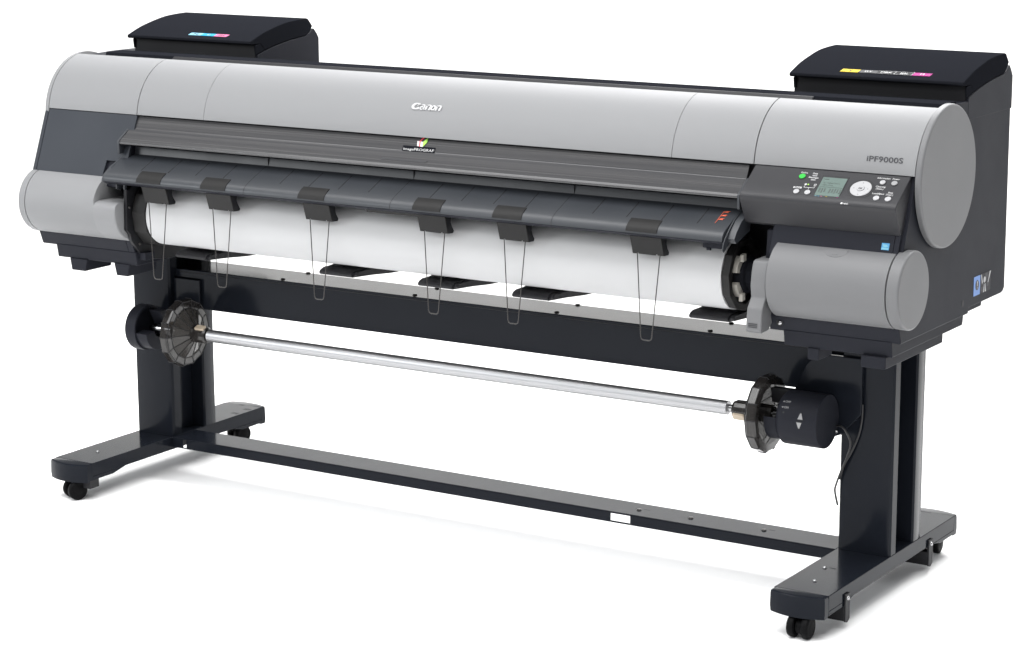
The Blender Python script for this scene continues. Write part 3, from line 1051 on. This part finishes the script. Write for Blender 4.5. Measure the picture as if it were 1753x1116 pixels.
# side label and hole ------------------------------------------------------------
XF = Frame((1.147, 0, 0), (0, 1, 0), (0, 0, 1))
bm = bmesh.new()
fpoly(bm, XF, [(.1600, .6365), (.1960, .6365), (.1960, .6780), (.1600, .6780)], .0002, .0008)
obj('side_label', bm, M['blue'], hR)
bm = bmesh.new()
fpoly(bm, XF, [(.1965, .6365), (.2570, .6365), (.2570, .6785), (.1965, .6785)], .0002, .0008)
obj('side_label', bm, M['greylab'], hR)
bm = bmesh.new()
fpoly(bm, XF, ell(.1785, .6585, .0095, .0110), .0008, .0012)
fpoly(bm, XF, rrect(.2000, .640, .2130, .650, .001), .0008, .0012)
fpoly(bm, XF, rrect(.2330, .647, .2460, .658, .001), .0008, .0012)
fpoly(bm, XF, [(.2230, .660), (.2390, .660), (.2390, .6775), (.2230, .6775)], .0008, .0011)
obj('label_print', bm, M['ink'], hR)
bm = bmesh.new()
for q in ([(.1985, .6780), (.2025, .6780), (.2100, .660), (.2060, .656)], [(.2490, .6780), (.2565, .6780), (.2420, .655), (.2390, .655)],
          [(.2140, .637), (.2190, .637), (.2200, .655), (.2180, .655)], [(.2240, .637), (.2300, .637), (.2260, .655), (.2240, .655)]):
    fpoly(bm, XF, q, .0010, .0014)
fpoly(bm, XF, ell(.2205, .664, .0065, .0065), .0010, .0014)
fpoly(bm, XF, [(.1772, .6560), (.1798, .6560), (.1805, .6670), (.1765, .6670)], .0011, .0015)
fpoly(bm, XF, ell(.1785, .6525, .0014), .0011, .0015)
obj('label_print', bm, M['button'], hR)
bm = bmesh.new()
fpoly(bm, XF, ell(.1020, .6315, .0060, .0072), -.001, .0004)
obj('side_hole', bm, M['groove'], hR)

# ink tank boxes -----------------------------------------------------------------
seam = [(.0875, 1.0655), (.122, 1.0760), (.159, 1.0835), (.195, 1.0895), (.23, 1.0942), (.2927, 1.1000)]
def ink_box(x0, x1):
    bm = bmesh.new()
    ex(bm, [(.092, 1.02), (.092, 1.0660)] + [(y, z - .0016) for y, z in seam[1:]] + [(.308, 1.1045), (.3250, 1.1150), (.3374, 1.1020), (.3456, 1.09), (.3456, 1.02)], x0, x1)
    b = obj('ink_tank_box', bm, M['dark'], pt, .0015, 2, 30)
    bm = bmesh.new()
    topc = [(p.x, p.y) for p in catmull([(.0640, 1.1015, 0), (.098, 1.1135, 0), (.132, 1.1232, 0), (.2, 1.1368, 0), (.25, 1.1412, 0), (.2960, 1.1425, 0)], 4)]
    back = [(.3020, 1.1405), (.3200, 1.1215), (.3060, 1.1058)]
    lx0, lx1 = x0 + .006, x1
    ex(bm, topc + back + [(y, z) for y, z in seam[:0:-1]] + [(.105, 1.0925), (.068, 1.0930), (.0635, 1.0950)], lx0 - .005, lx1)
    for (a, c) in ((lx1 - .006, lx1), (lx0 - .005, lx0 + .001)):
        ex(bm, [(.1045, 1.0935), (.0835, 1.0905), (.0868, 1.0660), (.1225, 1.0765)], a, c)
    lid = obj('lid', bm, M['lid'], b, .0022, 3, 28)
    bm = bmesh.new()
    box(bm, x0 + .0045, x1 - .0065, .0900, .100, 1.055, 1.0925)
    obj('front_plate', bm, M['black'], b)
    return b, lid
bR, lidR = ink_box(.7505, 1.1475)
bL, lidL = ink_box(-1.1027, -.7065)
la, lb = Vector((0, .085, 1.1092)), Vector((0, .113, 1.1181))
def ink_label(x0, x1, t0, t1, m_, word, tm, b):
    LF = Frame((0, .0640, 1.1015), (1, 0, 0), (0, .068, .0217))
    bm = bmesh.new()
    fpoly(bm, LF, [(x0, t0), (x1, t0), (x1 + .002, t1), (x0 + .002, t1)], .0002, .0016)
    obj('ink_label', bm, M[m_], b)
    bm = text_bm(word, LF, (x0 + x1) / 2 + .0015, t0 + (t1 - t0) * .22, min(.0085 * len(word), (x1 - x0) * .66), (t1 - t0) * .72, .0015, .0021, 0., align='C')
    obj('ink_lettering', bm, M[tm], b)
xs = [.8615, .9030, .9440, .9850, 1.0245, 1.0650]
for (a, c, mm, wd_, tm) in ((0, 1, 'yellow', 'Y', 'ink'), (1, 2, 'greylab', 'GY', 'white'), (2, 3, 'blklab', 'MBK', 'white'), (3, 4, 'blklab', 'BK', 'white'), (4, 5, 'magenta', 'M', 'white')):
    ink_label(xs[a] + .0004, xs[c] - .0004, .0176, .0318, mm, wd_, tm, bR)
LFr = Frame((0, .0640, 1.1015), (1, 0, 0), (0, .068, .0217))
bm = bmesh.new()
for (a, c) in ((xs[2], xs[3]), (xs[3], xs[4])):
    for q in ([(a, .0173), (c, .0173), (c, .0177), (a, .0177)], [(a + .002, .0317), (c + .002, .0317), (c + .002, .0320), (a + .002, .0320)], [(c - .0008, .0176), (c, .0176), (c + .002, .0318), (c + .0012, .0318)]):
        fpoly(bm, LFr, q, .0015, .0020)
obj('label_border', bm, M['button_mid'], bR)
xs = [-.9160, -.8765, -.8350, -.7955]
for (a, c, mm, wd_, tm) in ((0, 1, 'lcyan', 'PC', 'ink'), (1, 2, 'cyan', 'C', 'white'), (2, 3, 'pink', 'PM', 'ink')):
    ink_label(xs[a], xs[c], .0176, .0316, mm, wd_, tm, bL)

# support arms below the roll -----------------------------------------------------
for x0 in (-.742, -.312, -.0355, .2155, .6565):
    bm = bmesh.new()
    w = .092
    prof = [(-.196, .6015), (-.2015, .604), (-.2020, .6085), (-.197, .613), (-.185, .6170), (.0, .617), (.02, .6175), (.02, .585), (-.04, .588), (-.12, .596)]
    loft(bm, [(x0, y, z) for y, z in prof], [(x0 + w, y, z) for y, z in prof])
    # outward curved right wing
    ex(bm, [(-.192, .604), (-.196, .609), (-.188, .6145), (.0, .615), (.0, .596), (-.12, .600)], x0 + w, x0 + w + .011)
    ex(bm, [(-.165, .618), (-.125, .6225), (-.05, .6225), (-.05, .6165), (-.165, .6165)], x0 + .004, x0 + .040)
    box(bm, x0 + .02, x0 + .08, -.05, .02, .60, .662)
    obj('support_arm', bm, M['black'], pt, .0018, 2, 30)

# ------------------------------------------------------------------ paper roll
QY, QZ, QR = -.163, .701, .0768
rl_ = thing('paper_roll', 'thick white paper roll with black end flanges lying in the front of the printer', 'paper roll', (-.025, QY, QZ - QR))
bm = bmesh.new()
lathe(bm, [(-.799, QR - .012), (-.7985, QR), (.7495, QR), (.750, QR - .012)], (0, QY, QZ), 'x', 96)
obj('paper', bm, M['paper'], rl_, 0, 2, 40)
for (a, b, s) in ((.7505, .7690, 1), (-.7995, -.838, -1)):
    bm = bmesh.new()
    rr_ = .0785 if s > 0 else .0835
    lathe(bm, [(a, .03), (a, rr_ - .0015), (b, rr_), (b, .064)] + ([(b - s * .010, .060), (b - s * .010, .02)]), (0, QY, QZ), 'x', 11, ph=.18)
    fl_ = obj('end_flange', bm, M['clip'], rl_, .0012, 2, 20)
bm = bmesh.new()
for (a0, a1) in ((125, 168), (196, 236)):
    pl = arc((QY, QZ), .0535, a0, a1, 8) + arc((QY, QZ), .036, a1, a0, 8)
    ex(bm, pl, .759, .7745)
obj('hub_ring', bm, M['gearwhite'], rl_, .001, 2, 30)
bm = bmesh.new()
lathe(bm, [(.758, .042), (.781, .041), (.784, .033), (.803, .031), (.805, .026), (.820, .024)], (0, QY, QZ), 'x', 9)
lathe(bm, [(.803, .038), (.8145, .038)], (0, QY, QZ), 'x', 10)
obj('spindle_end', bm, M['lid'], rl_, .001, 2, 20)
bm = bmesh.new()
lathe(bm, [(-.838, .022), (-.8430, .020)], (0, QY, QZ), 'x', 20)
obj('spindle_end', bm, M['lid'], rl_)
for (dy, dz) in ((-.030, .040), (-.033, -.043)):
    bm = bmesh.new()
    exx = [(QY + dy - .007, QZ + dz - .008), (QY + dy + .007, QZ + dz - .006), (QY + dy + .006, QZ + dz + .009), (QY + dy - .006, QZ + dz + .007)]
    ex(bm, exx, .7735, .782)
    obj('flange_lock', bm, M['gearwhite'], rl_, .001)

# ------------------------------------------------------------------ wire hooks on the guide
HX = [-.7465, -.5515, -.2675, .0480, .2570, .5880]
labs = ['black clip with wire loop at the left end of the guide, over the flange',
        'black clip with wire loop second from the left end of the output guide',
        'black clip with wire loop third from the left end of the guide',
        'black clip with wire loop beside the small under tab near the middle of the guide',
        'black clip with wire loop between the middle of the guide and the rightmost clip',
        'black clip with wire loop nearest the orange marks, rightmost on the guide']
def make_hook():
    e = thing('wire_hook', labs[0], 'hook', (0, -.268, .7785))
    w = .0372
    bm = bmesh.new()
    # saddle hugging the guide nose
    outer = [(p.x, p.y) for p in catmull([(-.2640, .8170, 0), (-.2765, .8105, 0), (-.2865, .8015, 0), (-.2905, .7925, 0)], 4)]
    inner = [(-.2890, .7925), (-.2850, .8005), (-.2755, .8088), (-.2640, .8150)]
    ex(bm, outer + inner, -w, w)
    obj('saddle', bm, M['clip'], e, .0006, 1, 40)
    bm = bmesh.new()
    fy = lambda z: -.2705 + (.7795 - z) * .32
    pl = [(-w, .7795), (w, .7795), (w, .7400), (w * .60, .7400), (w * .60, .7425), (w * .48, .7425), (w * .48, .7400),
          (-w * .62, .7400), (-w * .62, .7425), (-w * .76, .7425), (-w * .76, .7400), (-w, .7400)]
    loft(bm, [(x_, fy(z), z) for x_, z in pl], [(x_, fy(z) + .004, z) for x_, z in pl])
    obj('plate', bm, M['clip'], e, .0006, 1, 40)
    pc = [(-.2665, .7785), (-.2500, .7850), (-.2440, .7750), (-.2450, .7640), (-.2410, .7550), (-.2330, .7440), (-.2360, .7390), (-.2540, .7395)]
    for xa_ in (-w, w - .004):
        bm = bmesh.new()
        ex(bm, pc, xa_, xa_ + .004)
        obj('side_cheek', bm, M['black'], e, .0008, 1, 30)
    bm = bmesh.new()
    zb_ = .5575
    path = [(-.0258, -.2560, .752), (-.0258, -.2575, .742), (-.0140, -.2625, .575), (-.0132, -.2630, .5645), (-.0112, -.2630, .5595), (-.0072, -.2632, zb_), (.0072, -.2632, zb_),
            (.0112, -.2630, .5595), (.0132, -.2630, .5645), (.0140, -.2625, .575), (.0285, -.2575, .742), (.0285, -.2560, .752)]
    tube(bm, path, .00115, 10)
    obj('wire_loop', bm, M['wire'], e, 0, 2, 60)
    return e
h0 = make_hook()
for i, x in enumerate(HX):
    if i == 0:
        e = h0
    else:
        e = h0.copy()
        COL.objects.link(e)
        for ch in list(h0.children):
            c = ch.copy()
            COL.objects.link(c)
            c.parent = e
    e.location.x = x
    e['label'] = labs[i]
    e['group'] = 'wire hooks clipped along the output guide'

# ------------------------------------------------------------------ light
wd_ = bpy.data.worlds.new('World')
S.world = wd_
wd_.use_nodes = True
nt = wd_.node_tree
bg = nt.nodes['Background']
tc = nt.nodes.new('ShaderNodeTexCoord')
sx = nt.nodes.new('ShaderNodeSeparateXYZ')
nt.links.new(tc.outputs['Generated'], sx.inputs['Vector'])
rmp = nt.nodes.new('ShaderNodeMapRange')
rmp.inputs['From Min'].default_value = -.95
rmp.inputs['From Max'].default_value = .95
rmp.inputs['To Min'].default_value = .42
rmp.inputs['To Max'].default_value = .36
nt.links.new(sx.outputs['X'], rmp.inputs['Value'])
nt.links.new(rmp.outputs['Result'], bg.inputs['Strength'])
bg.inputs['Color'].default_value = (.97, .985, 1, 1)

def area(name, loc, target, sx_, sy_, power, col=(1, 1, 1), spread=180):
    l = bpy.data.lights.new(name, 'AREA')
    l.shape = 'RECTANGLE'
    l.size, l.size_y = sx_, sy_
    l.energy = power
    l.color = col
    l.spread = math.radians(spread)
    o = bpy.data.objects.new(name, l)
    COL.objects.link(o)
    o.location = loc
    o.rotation_euler = (Vector(target) - Vector(loc)).to_track_quat('-Z', 'Y').to_euler()
area('key_softbox', (-4.0, -4.2, 2.5), (-.2, -.1, .8), 1.8, 1.4, 105, (.95, .98, 1))
area('top_softbox', (0, -1.4, 4.2), (0, -1.1, 0), 6.6, 2.4, 305)
area('backdrop_light', (-2.8, 1.0, 3.4), (-2.8, 4.4, 1.75), 10, .6, 215, (1, .98, .94))
area('rear_floor_fill', (-.4, 2.5, 3.6), (-.3, -1.5, 0), 5.2, 1.5, 140, spread=95)  # added light from behind, clears the floor shadow under the printer
area('front_fill', (1.0, -4.2, 3.6), (1.0, -.9, 0), 4.4, .8, 66)

S.render.engine = 'CYCLES'
S.view_settings.view_transform = 'Standard'
S.view_settings.look = 'None'
S.view_settings.exposure = 0
S.view_settings.gamma = 1
